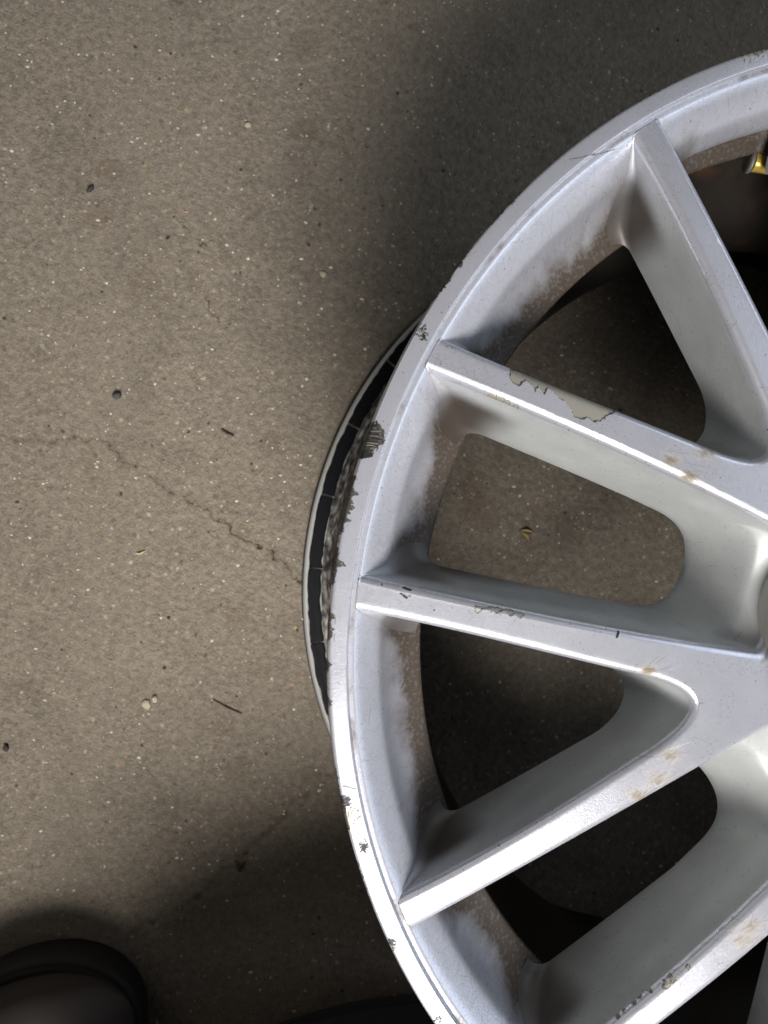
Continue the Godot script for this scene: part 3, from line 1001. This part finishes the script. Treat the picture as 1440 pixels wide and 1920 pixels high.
func build_wheel() -> void:
	paint_wheel()
	wear_marks()
	var paint := StandardMaterial3D.new()
	paint.albedo_texture = tex(art)
	var ot := tex(orm)
	paint.roughness = 1.0
	paint.roughness_texture = ot
	paint.roughness_texture_channel = BaseMaterial3D.TEXTURE_CHANNEL_GREEN
	paint.metallic = 1.0
	paint.metallic_texture = ot
	paint.metallic_texture_channel = BaseMaterial3D.TEXTURE_CHANNEL_BLUE
	var nm: Image = relief.duplicate()
	nm.convert(Image.FORMAT_RGB8)
	nm.bump_map_to_normal_map(2.2)
	paint.normal_enabled = true
	paint.normal_texture = tex(nm)
	paint.normal_scale = 0.6
	paint.clearcoat_enabled = true
	paint.clearcoat_texture = ot
	paint.clearcoat = 0.6
	paint.clearcoat_roughness = 0.40
	paint.cull_mode = BaseMaterial3D.CULL_DISABLED
	var wall := StandardMaterial3D.new()
	wall.vertex_color_use_as_albedo = true
	var mot := mottled(0.03, 0.80, 21, 9.0)
	var grit := wall_grit()
	wall.albedo_texture = tex(grit)
	wall.uv1_triplanar = true
	wall.uv1_world_triplanar = true
	wall.uv1_scale = Vector3.ONE * 9.0
	wall.metallic_specular = 0.3
	wall.roughness = 0.48
	wall.metallic = 0.32
	wall.clearcoat_enabled = true
	wall.clearcoat = 0.04
	wall.clearcoat_roughness = 0.25
	wall.cull_mode = BaseMaterial3D.CULL_DISABLED
	var grimy := StandardMaterial3D.new()
	grimy.vertex_color_use_as_albedo = true
	grimy.albedo_texture = mot[0]
	grimy.uv1_triplanar = true
	grimy.uv1_world_triplanar = true
	grimy.uv1_scale = Vector3.ONE * 14.0
	grimy.roughness = 0.6
	grimy.metallic = 0.35
	grimy.cull_mode = BaseMaterial3D.CULL_DISABLED

	var t := thing("alloy_wheel", "scuffed silver alloy wheel lying face up on the floor, its lip scraped", "wheel")
	# front of the rim: lip, groove, bowl down to the windows
	var lip := rounded([Vector2(0.2335, -0.0062), Vector2(0.2335, -0.0014), Vector2(0.2334, -0.0008), Vector2(0.2329, -0.0003), Vector2(0.2322, -0.0001), Vector2(0.2298, 0.0002), Vector2(0.2278, 0.0004), Vector2(0.2273, 0.0004), Vector2(0.2271, 0.0002), Vector2(0.2269, -0.0004), Vector2(0.2267, -0.0012), Vector2(0.2264, -0.0015), Vector2(0.2260, -0.0015)], 1)
	var bowl := rounded([Vector2(0.2260, -0.0015), Vector2(0.2247, -0.0016), Vector2(0.2240, -0.0019), Vector2(0.2220, -0.0033), Vector2(0.2190, -0.0060), Vector2(0.2163, -0.0085), Vector2(0.2146, -0.0103), Vector2(0.2134, -0.0125), Vector2(0.2120, -0.0160), Vector2(0.2095, -0.0215), Vector2(0.2055, -0.0272), Vector2(0.2010, -0.0312), Vector2(0.1970, -0.0335)], 2)
	for p: Vector2 in bowl:
		rows_bowl.append(p)
	var s := Mould.new()
	lathe(s, lip + bowl.slice(1) + rounded([Vector2(0.1970, -0.0335), Vector2(0.1950, -0.0348), Vector2(0.1946, -0.0368), Vector2(0.1955, -0.0388), Vector2(0.1975, -0.0400)]).slice(1), 420, Vector3(0, DEPTH, 0), null, true)
	s.smooth()
	obj("rim_face", s, [paint], t)
	# barrel: outside from the front flange back to the rear flange, and the inside
	var shade := func(r: float, a: float, z: float) -> Color:
		var w := 0.5 + 0.5 * wear.get_noise_3d(cos(a) * 500, sin(a) * 500, z * 2600)
		var w2 := 0.5 + 0.5 * wear.get_noise_3d(cos(a) * 90, sin(a) * 90, z * 900 + r * 3000)
		var c := Color(0.75, 0.71, 0.67).lerp(Color(0.30, 0.27, 0.25), smoothstep(0.45, 0.70, w))
		if z < -0.194 and r > 0.2215:
			c = Color(0.33, 0.345, 0.34).lerp(Color(0.22, 0.22, 0.21), w2 * 0.7)
		elif z < -0.19 and r > 0.212:
			c = c.lerp(Color(0.33, 0.30, 0.27), 0.5 * w2)
		return c
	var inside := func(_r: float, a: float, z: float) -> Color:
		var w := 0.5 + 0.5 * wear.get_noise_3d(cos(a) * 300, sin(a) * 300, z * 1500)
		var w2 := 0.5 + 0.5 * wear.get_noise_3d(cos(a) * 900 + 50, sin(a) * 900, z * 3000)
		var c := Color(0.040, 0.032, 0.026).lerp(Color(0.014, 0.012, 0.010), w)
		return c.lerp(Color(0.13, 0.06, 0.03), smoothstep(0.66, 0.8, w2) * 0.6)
	s = Mould.new()
	var outp := rounded([Vector2(0.2345, -0.2050), Vector2(0.2345, -0.2020), Vector2(0.2338, -0.2000), Vector2(0.2322, -0.1988), Vector2(0.2308, -0.1992), Vector2(0.2290, -0.2000), Vector2(0.2245, -0.1996), Vector2(0.2205, -0.1985), Vector2(0.2178, -0.1960), Vector2(0.2168, -0.1920), Vector2(0.2158, -0.1760), Vector2(0.2170, -0.1720), Vector2(0.2155, -0.1680), Vector2(0.2128, -0.1500), Vector2(0.2108, -0.1400), Vector2(0.1980, -0.1250), Vector2(0.1910, -0.1180), Vector2(0.1910, -0.0950), Vector2(0.2062, -0.0750), Vector2(0.2120, -0.0600), Vector2(0.2150, -0.0360), Vector2(0.2170, -0.0320), Vector2(0.2162, -0.0180), Vector2(0.2175, -0.0120), Vector2(0.2210, -0.0088), Vector2(0.2265, -0.0076), Vector2(0.2310, -0.0072), Vector2(0.2335, -0.0062)], 2)
	outp.reverse()
	for i in outp.size():
		outp[i] = Vector2(minf(outp[i].x, 0.2337), outp[i].y)
	# walked upwards from the floor it faces outwards
	outp.reverse()
	var lipside := []
	var rest := []
	var past := false
	for p: Vector2 in outp:
		past = past or (p.x < 0.2232 and lipside.size() > 4)
		if past:
			if rest.is_empty():
				lipside.append(p)
			rest.append(p)
		else:
			lipside.append(p)
	s.use(2)
	lathe(s, lipside, 300, Vector3(0, DEPTH, 0), shade)
	s.use(0)
	lathe(s, rest, 300, Vector3(0, DEPTH, 0), shade)
	s.use(1)
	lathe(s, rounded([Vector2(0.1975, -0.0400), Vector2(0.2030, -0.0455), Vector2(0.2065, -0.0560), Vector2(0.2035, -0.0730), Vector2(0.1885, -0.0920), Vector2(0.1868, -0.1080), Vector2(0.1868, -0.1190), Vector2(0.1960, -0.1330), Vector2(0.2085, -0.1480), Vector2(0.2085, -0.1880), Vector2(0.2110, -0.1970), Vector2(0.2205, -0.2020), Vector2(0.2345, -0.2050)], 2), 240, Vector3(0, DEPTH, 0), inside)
	s.smooth()
	var outside := grimy.duplicate() as StandardMaterial3D
	outside.albedo_texture = mottled(0.03, 0.04, 77, 1.0)[0]
	outside.uv1_triplanar = false
	outside.uv1_world_triplanar = false
	outside.uv1_scale = Vector3(6, 34, 1)
	var flange := plain(Color.WHITE, 0.5, 0.2)
	flange.vertex_color_use_as_albedo = true
	obj("barrel", s, [outside, grimy, flange], t)
	# spokes: [dirt on the inner flank, dirt on the outer flank]
	var dirt := [[0.22, 0.5, 0.75, 0.25], [0.85, 1.0, 0.6, 0.9], [0.6, 0.5, 0.6, 0.6]]
	for k in [-2, -1, 0, 1, 2, 3, 4]:
		var d: Array = dirt[k] if k >= 0 and k < 3 else [0.6, 0.6, 0.6, 0.6]
		spoke(t, k, 1.0, paint, wall, [d[0], d[1]])
		spoke(t, k, -1.0, paint, wall, [d[2], d[3]])
	# hub behind the spokes, and its cap
	s = Mould.new()
	lathe(s, rounded([Vector2(0.074, -0.060), Vector2(0.076, -0.045), Vector2(0.0840, -0.0265), Vector2(0.083, -0.0235), Vector2(0.0765, -0.012), Vector2(0.0762, -0.010), Vector2(0.060, -0.010), Vector2(0.002, -0.010)], 1), 160, Vector3(0, DEPTH, 0), func(_r, _a, _z): return Color(0.30, 0.29, 0.27))
	s.smooth()
	obj("hub", s, [grimy], t)
	s = Mould.new()
	lathe(s, rounded([Vector2(0.0758, -0.008), Vector2(0.0758, 0.0085), Vector2(0.0752, 0.0108), Vector2(0.0730, 0.0122), Vector2(0.060, 0.0140), Vector2(0.030, 0.0152), Vector2(0.0005, 0.0154)], 2), 200, Vector3(0, DEPTH, 0))
	s.smooth()
	obj("centre_cap", s, [plain(Color(0.60, 0.58, 0.54), 0.45, 0.1)], t)
	# black rubber left on the rear flange in a ring of short strips
	var rubber := plain(Color(0.005, 0.0053, 0.0068), 0.5)
	rubber.metallic_specular = 0.22
	for k in 31:
		var a0 := deg_to_rad(148.38 + 11.147 * (k - 12)) + 0.004
		if k == 30:
			continue
		s = Mould.new()
		var rows := []
		for q in [[0.2231, -0.1994], [0.2234, -0.1984], [0.2258, -0.1986], [0.2284, -0.1988], [0.2306, -0.1981], [0.2311, -0.1990]]:
			var row := PackedVector3Array()
			for j in 37:
				var a: float = a0 + deg_to_rad(11.147) * (0.012 + 0.976 * j / 36.0)
				var jag := (wear.get_noise_2d(a * 1700, q[0] * 90000) * 0.0010)
				if j == 0 or j == 36:
					jag += 0.0
				row.append(W((q[0] + jag) * cos(a), (q[0] + jag) * sin(a), q[1]))
			rows.append(row)
		s.grid(rows, [], [], W(cos(a0 + 0.1) * 0.22, sin(a0 + 0.1) * 0.22, 0.5))
		s.smooth()
		obj("rubber_strip", s, [rubber], t)
	# valve
	valve(t)

func tube(s: Mould, from: Vector3, to: Vector3, prof: Array, segs := 28) -> void:
	# prof: (share of the length, radius)
	var ax := (to - from)
	var b := Basis.looking_at(ax.normalized(), Vector3.UP if absf(ax.normalized().y) < 0.9 else Vector3.RIGHT)
	var pts := []
	for p: Vector2 in prof:
		var row := PackedVector3Array()
		for j in segs:
			var a := TAU * j / segs
			row.append(from + ax * p.x + (b.x * cos(a) + b.y * sin(a)) * p.y)
		pts.append(row)
	var start := s.v.size()
	s.grid(pts, [], [], from.lerp(to, 0.5), true, true)

func valve(t: Node3D) -> void:
	var brass := plain(Color(0.85, 0.61, 0.14), 0.26, 0.6)
	var grey := plain(Color(0.16, 0.155, 0.145), 0.55, 0.3)
	var base := W(-0.0742, 0.1922, -0.0400)
	var dir := (Vector3(0.93, 0.16, 0.05)).normalized()
	var root := Node3D.new()
	root.name = "valve"
	t.add_child(root)
	var s := Mould.new()
	tube(s, base - dir * 0.0009, base + dir * 0.0011, [Vector2(0, 0.0005), Vector2(0, 0.0046), Vector2(0.6, 0.0050), Vector2(0.9, 0.0049), Vector2(1, 0.0044), Vector2(1, 0.0005)])
	s.smooth()
	obj("collar", s, [grey], root)
	s = Mould.new()
	var prof := [Vector2(0, 0.001), Vector2(0, 0.0041)]
	for i in 23:
		prof.append(Vector2(0.02 + i * 0.042, 0.0042))
		prof.append(Vector2(0.02 + i * 0.042 + 0.02, 0.0038))
	prof.append(Vector2(1, 0.0030))
	prof.append(Vector2(1, 0.0005))
	tube(s, base + dir * 0.0015, base + dir * 0.019, prof)
	s.smooth()
	obj("stem", s, [brass], root)

func lump(s: Mould, at: Vector3, size: Vector3, turn: float, seed_at: int, rough := 0.35) -> void:
	var nz := FastNoiseLite.new()
	nz.seed = seed_at
	nz.frequency = 1.5
	var pts := []
	var b := Basis(Vector3.UP, turn)
	for i in 11:
		var th := PI * i / 10.0
		var row := PackedVector3Array()
		for j in 18:
			var a := TAU * j / 18.0
			var d := Vector3(sin(th) * cos(a), cos(th), sin(th) * sin(a))
			d *= 1.0 + rough * nz.get_noise_3dv(d)
			row.append(at + b * (d * size))
		pts.append(row)
	s.grid(pts, [], [], at, true, true)

func build_others() -> void:
	# loose bits on the floor
	var dark := plain(Color(0.020, 0.019, 0.021), 0.7)
	var bits := [
		[-0.3506, 0.0810, 0.0026, 0.0016, 0.0021, 0.6, "dark round pebble on the lit floor left of the wheel", 0.030],
		[-0.3766, 0.1966, 0.0026, 0.0012, 0.0014, 1.0, "long dark pebble on the floor towards the upper left corner", 0.018],
		[-0.3916, -0.1262, 0.0016, 0.0010, 0.0022, 0.2, "small black pebble on the floor just above the shoe, at the left edge", 0.010],
	]
	for q in bits:
		var s := Mould.new()
		lump(s, Vector3.ZERO, Vector3(q[2], q[3], q[4]), q[5], int(q[2] * 1e6))
		s.smooth()
		var o := obj("pebble", s, [plain(Color(q[7], q[7] * 0.95, q[7] * 0.95), 0.75)])
		o.position = F(q[0], q[1], q[3] * 0.6)
		tag(o, q[6], "pebble", "dark pebbles on the floor")
	var pale := [
		[-0.3166, -0.0962, 0.0024, 0.0030, "larger of two touching pale stone chips left of the wheel's lower lip"],
		[-0.3122, -0.0928, 0.0016, 0.0022, "smaller of two touching pale stone chips left of the wheel's lower lip"],
		[-0.2398, 0.1676, 0.0018, 0.0019, "pale stone chip on the shaded floor above the wheel's left shoulder"],
		[-0.2925, 0.2481, 0.0020, 0.0015, "yellowish stone chip on the floor near the top of the photo"],
	]
	for q in pale:
		var s := Mould.new()
		lump(s, Vector3.ZERO, Vector3(q[2], 0.0011, q[3]), 0.3, int(q[3] * 1e6), 0.5)
		s.smooth()
		var o := obj("stone_chip", s, [plain(Color(0.30, 0.265, 0.20), 0.85)])
		o.position = F(q[0], q[1], 0.0003)
		tag(o, q[4], "stone chip", "pale stone chips set in the floor")
	# twigs and straw
	for q in [
		[-0.2900, 0.0682, -0.2822, 0.0652, 0.00075, Color(0.05, 0.04, 0.03), "short dark twig on the floor left of the rim's gouge"],
		[-0.2790, -0.0910, -0.2610, -0.0985, 0.00045, Color(0.07, 0.05, 0.035), "thin brown twig on the floor beside the lower rear flange"],
		[-0.3312, -0.0090, -0.3262, -0.0070, 0.0005, Color(0.42, 0.34, 0.20), "straw scrap on the floor left of the crack, in the middle of the lit patch"],
	]:
		var s := Mould.new()
		var a := F(q[0], q[1], q[4])
		var b := F(q[2], q[3], q[4])
		var c := a.lerp(b, 0.5) + Vector3(0, 0.0003, 0.0006)
		tube(s, Vector3.ZERO, c - a, [Vector2(0, 0.0001), Vector2(0.05, q[4] * 0.8), Vector2(1, q[4])], 8)
		tube(s, c - a, b - a, [Vector2(0, q[4]), Vector2(0.9, q[4] * 0.7), Vector2(1, 0.0001)], 8)
		s.smooth()
		var o := obj("twig", s, [plain(q[5], 0.8)])
		o.position = a
		tag(o, q[6], "twig", "scraps of twig and straw on the floor")
	# folded dry leaf seen through the window between the second and third spokes
	leaf("dry_leaf", F(-0.1018, 0.0268), 0.0085, 0.0030, -0.75, Color(0.20, 0.14, 0.06), "dry brown leaf scrap on the floor seen through the wheel's middle opening")
	leaf("grass_scrap", F(-0.2528, -0.1931), 0.0080, 0.0022, 1.2, Color(0.05, 0.055, 0.02), "dark green leaf scrap on the shadowed floor between the shoe and the wheel")
	# grass seeds caught in the bowl
	for q in [[-0.1425, 0.1512, -0.0262, "pale seed husk lying in the dirty bowl near the top spoke's foot"], [-0.1612, 0.1294, -0.0292, "pale seed husk lying in the dirty bowl close to the top opening's edge"]]:
		var s := Mould.new()
		lump(s, Vector3.ZERO, Vector3(0.0024, 0.0006, 0.0009), 1.1, 7, 0.15)
		s.smooth()
		var o := obj("seed_husk", s, [plain(Color(0.50, 0.42, 0.30), 0.7)])
		o.position = W(q[0], q[1], q[2])
		o.rotation = Vector3(0.3, 0, 0.5)
		tag(o, q[3], "seed", "seed husks caught in the wheel")
	build_tyre()
	build_shoe()

func leaf(called: String, at: Vector3, long: float, wide: float, turn: float, col: Color, label: String) -> void:
	var s := Mould.new()
	for k in 2:
		var rows := []
		var b := Basis(Vector3.UP, turn + k * 0.7)
		for i in 7:
			var t := i / 6.0
			var row := PackedVector3Array()
			for j in 5:
				var w := (j - 2) / 2.0
				row.append(b * Vector3(long * t, 0.0005 + 0.0016 * absf(w) * sin(PI * t) + 0.0008 * k * t, w * wide * 0.5 * sin(PI * (0.06 + 0.9 * t))))
			rows.append(row)
		s.grid(rows, [], [], Vector3(0, 1, 0))
		var under := []
		for r: PackedVector3Array in rows:
			var u := PackedVector3Array()
			for p in r:
				u.append(p - Vector3(0, 0.00025, 0))
			under.append(u)
		s.grid(under, [], [], Vector3(0, -1, 0))
	s.smooth()
	var o := obj(called, s, [plain(col, 0.7)])
	o.position = at
	tag(o, label, "leaf")

func build_tyre() -> void:
	var at := F(-0.122, -0.530)
	var t := thing("tyre", "black tyre lying flat on the floor, its grooved shoulder showing below the wheel", "tyre", at)
	var rub := plain(Color(0.030, 0.031, 0.035), 0.40)
	var s := Mould.new()
	var prof := [Vector2(0.225, 0.030), Vector2(0.245, 0.012), Vector2(0.270, 0.002), Vector2(0.290, 0.002), Vector2(0.297, 0.006), Vector2(0.301, 0.012), Vector2(0.3045, 0.019)]
	prof = rounded(prof, 2)
	for g in [0.026, 0.058, 0.098, 0.138]:
		prof.append_array([Vector2(0.3085, g), Vector2(0.309, g + 0.0005), Vector2(0.3000, g + 0.0015), Vector2(0.3000, g + 0.0065), Vector2(0.309, g + 0.0075), Vector2(0.3095, g + 0.008)])
	prof.append_array(rounded([Vector2(0.309, 0.165), Vector2(0.3045, 0.182), Vector2(0.296, 0.194), Vector2(0.285, 0.197), Vector2(0.268, 0.198), Vector2(0.245, 0.188), Vector2(0.225, 0.170)], 2))
	lathe(s, prof, 260)
	s.smooth()
	obj("tread", s, [rub], t)
	s = Mould.new()
	lathe(s, rounded([Vector2(0.225, 0.170), Vector2(0.221, 0.166), Vector2(0.222, 0.160), Vector2(0.255, 0.150), Vector2(0.285, 0.120), Vector2(0.285, 0.080), Vector2(0.255, 0.050), Vector2(0.222, 0.040), Vector2(0.221, 0.034), Vector2(0.225, 0.030)], 2), 160)
	s.smooth()
	obj("bead", s, [rub], t)
	t.scale = Vector3(0.905, 0.93, 0.905)

func build_shoe() -> void:
	var at := F(-0.3045, -0.2540)
	var t := thing("shoe", "toe of a dark work shoe at the lower left corner, in its own shadow", "shoe", at)
	var turn := Basis(Vector3.UP, -1.0)
	# half-widths along the length, from the toe (0) backwards
	var half := func(u: float, inner: bool) -> float:
		var toe := sqrt(clampf(1.0 - pow(1.0 - clampf(u / 0.24, 0, 1), 2.3), 0, 1))
		var waist := 1.0 - (0.22 if inner else 0.12) * exp(-pow((u - 0.58) / 0.16, 2))
		var heel := sqrt(clampf(1.0 - pow(clampf((u - 0.86) / 0.14, 0, 1), 2.2), 0, 1))
		return 0.050 * toe * waist * maxf(heel, 0.001) * (1.0 - 0.18 * smoothstep(0.4, 0.85, u))
	var outline := func(grow: float, h: float) -> PackedVector3Array:
		var p := PackedVector3Array()
		for i in 64:
			var u := 0.5 - 0.5 * cos(PI * i / 63.0)
			p.append(turn * Vector3(half.call(u, false) + grow * (1.0 if i > 0 and i < 63 else 0.0), h, u * 0.295 + grow * (2.0 * u - 1.0)))
		for i in range(62, 0, -1):
			var u := 0.5 - 0.5 * cos(PI * i / 63.0)
			p.append(turn * Vector3(-half.call(u, true) - grow, h, u * 0.295 + grow * (2.0 * u - 1.0)))
		return p
	var rubber := plain(Color(0.010, 0.009, 0.009), 0.7)
	var leather := plain(Color(0.022, 0.0165, 0.0135), 0.62)
	var s := Mould.new()
	s.grid([outline.call(-0.004, 0.0), outline.call(0.0, 0.002), outline.call(0.001, 0.010), outline.call(0.001, 0.020), outline.call(-0.0005, 0.0235), outline.call(-0.008, 0.0245)], [], [], turn * Vector3(0, 0.012, 0.14), true, true)
	s.smooth()
	obj("sole", s, [rubber], t)
	s = Mould.new()
	s.grid([outline.call(-0.0015, 0.0240), outline.call(-0.001, 0.0258), outline.call(-0.0025, 0.0272), outline.call(-0.0045, 0.0268)], [], [], turn * Vector3(0, 0.02, 0.14), true, true)
	s.smooth()
	obj("welt", s, [plain(Color(0.034, 0.030, 0.027), 0.65)], t)
	# upper: arched sections that rise towards the ankle opening
	var rows := []
	for i in 40:
		var u := 0.002 + 0.992 * (0.5 - 0.5 * cos(PI * i / 39.0))
		var hi := 0.030 + 0.020 * smoothstep(0.0, 0.12, u) + 0.010 * smoothstep(0.1, 0.3, u) + 0.045 * smoothstep(0.28, 0.62, u)
		var row := PackedVector3Array()
		for j in 25:
			var a := PI * j / 24.0
			var x := cos(a)
			var w: float = (half.call(u, x < 0.0) - 0.005)
			var open := smoothstep(0.55, 0.66, u) * (1.0 - smoothstep(0.93, 0.985, u))
			var y := 0.0265 + (hi - 0.0265) * pow(maxf(sin(a), 0.0), 0.62)
			y = lerpf(y, minf(y, 0.0265 + (hi - 0.0265) * 0.80), open)
			if open > 0.0 and sin(a) > 0.93:
				y -= open * 0.05 * smoothstep(0.93, 1.0, sin(a))
			row.append(turn * Vector3(maxf(w, 0.001) * signf(x) * pow(absf(x), 0.80), y, u * 0.295))
		rows.append(row)
	s.grid(rows, [], [], turn * Vector3(0, 0.03, 0.14), false, true)
	s.smooth()
	obj("upper", s, [leather], t)
	# seam of the toe cap and laces
	s = Mould.new()
	var seam := []
	for j in range(1, 24):
		seam.append(rows[12][j] + Vector3(0, 0.0006, 0))
	for j in seam.size() - 1:
		tube(s, seam[j], seam[j + 1], [Vector2(0, 0.0011), Vector2(1, 0.0011)], 6)
	s.smooth()
	obj("toe_cap_seam", s, [leather], t)
	for k in 4:
		s = Mould.new()
		var row: PackedVector3Array = rows[17 + k]
		for j in range(8, 16):
			tube(s, row[j] + Vector3(0, 0.0015, 0), row[j + 1] + Vector3(0, 0.0015, 0), [Vector2(0, 0.0018), Vector2(1, 0.0018)], 8)
		s.smooth()
		obj("lace", s, [rubber], t)
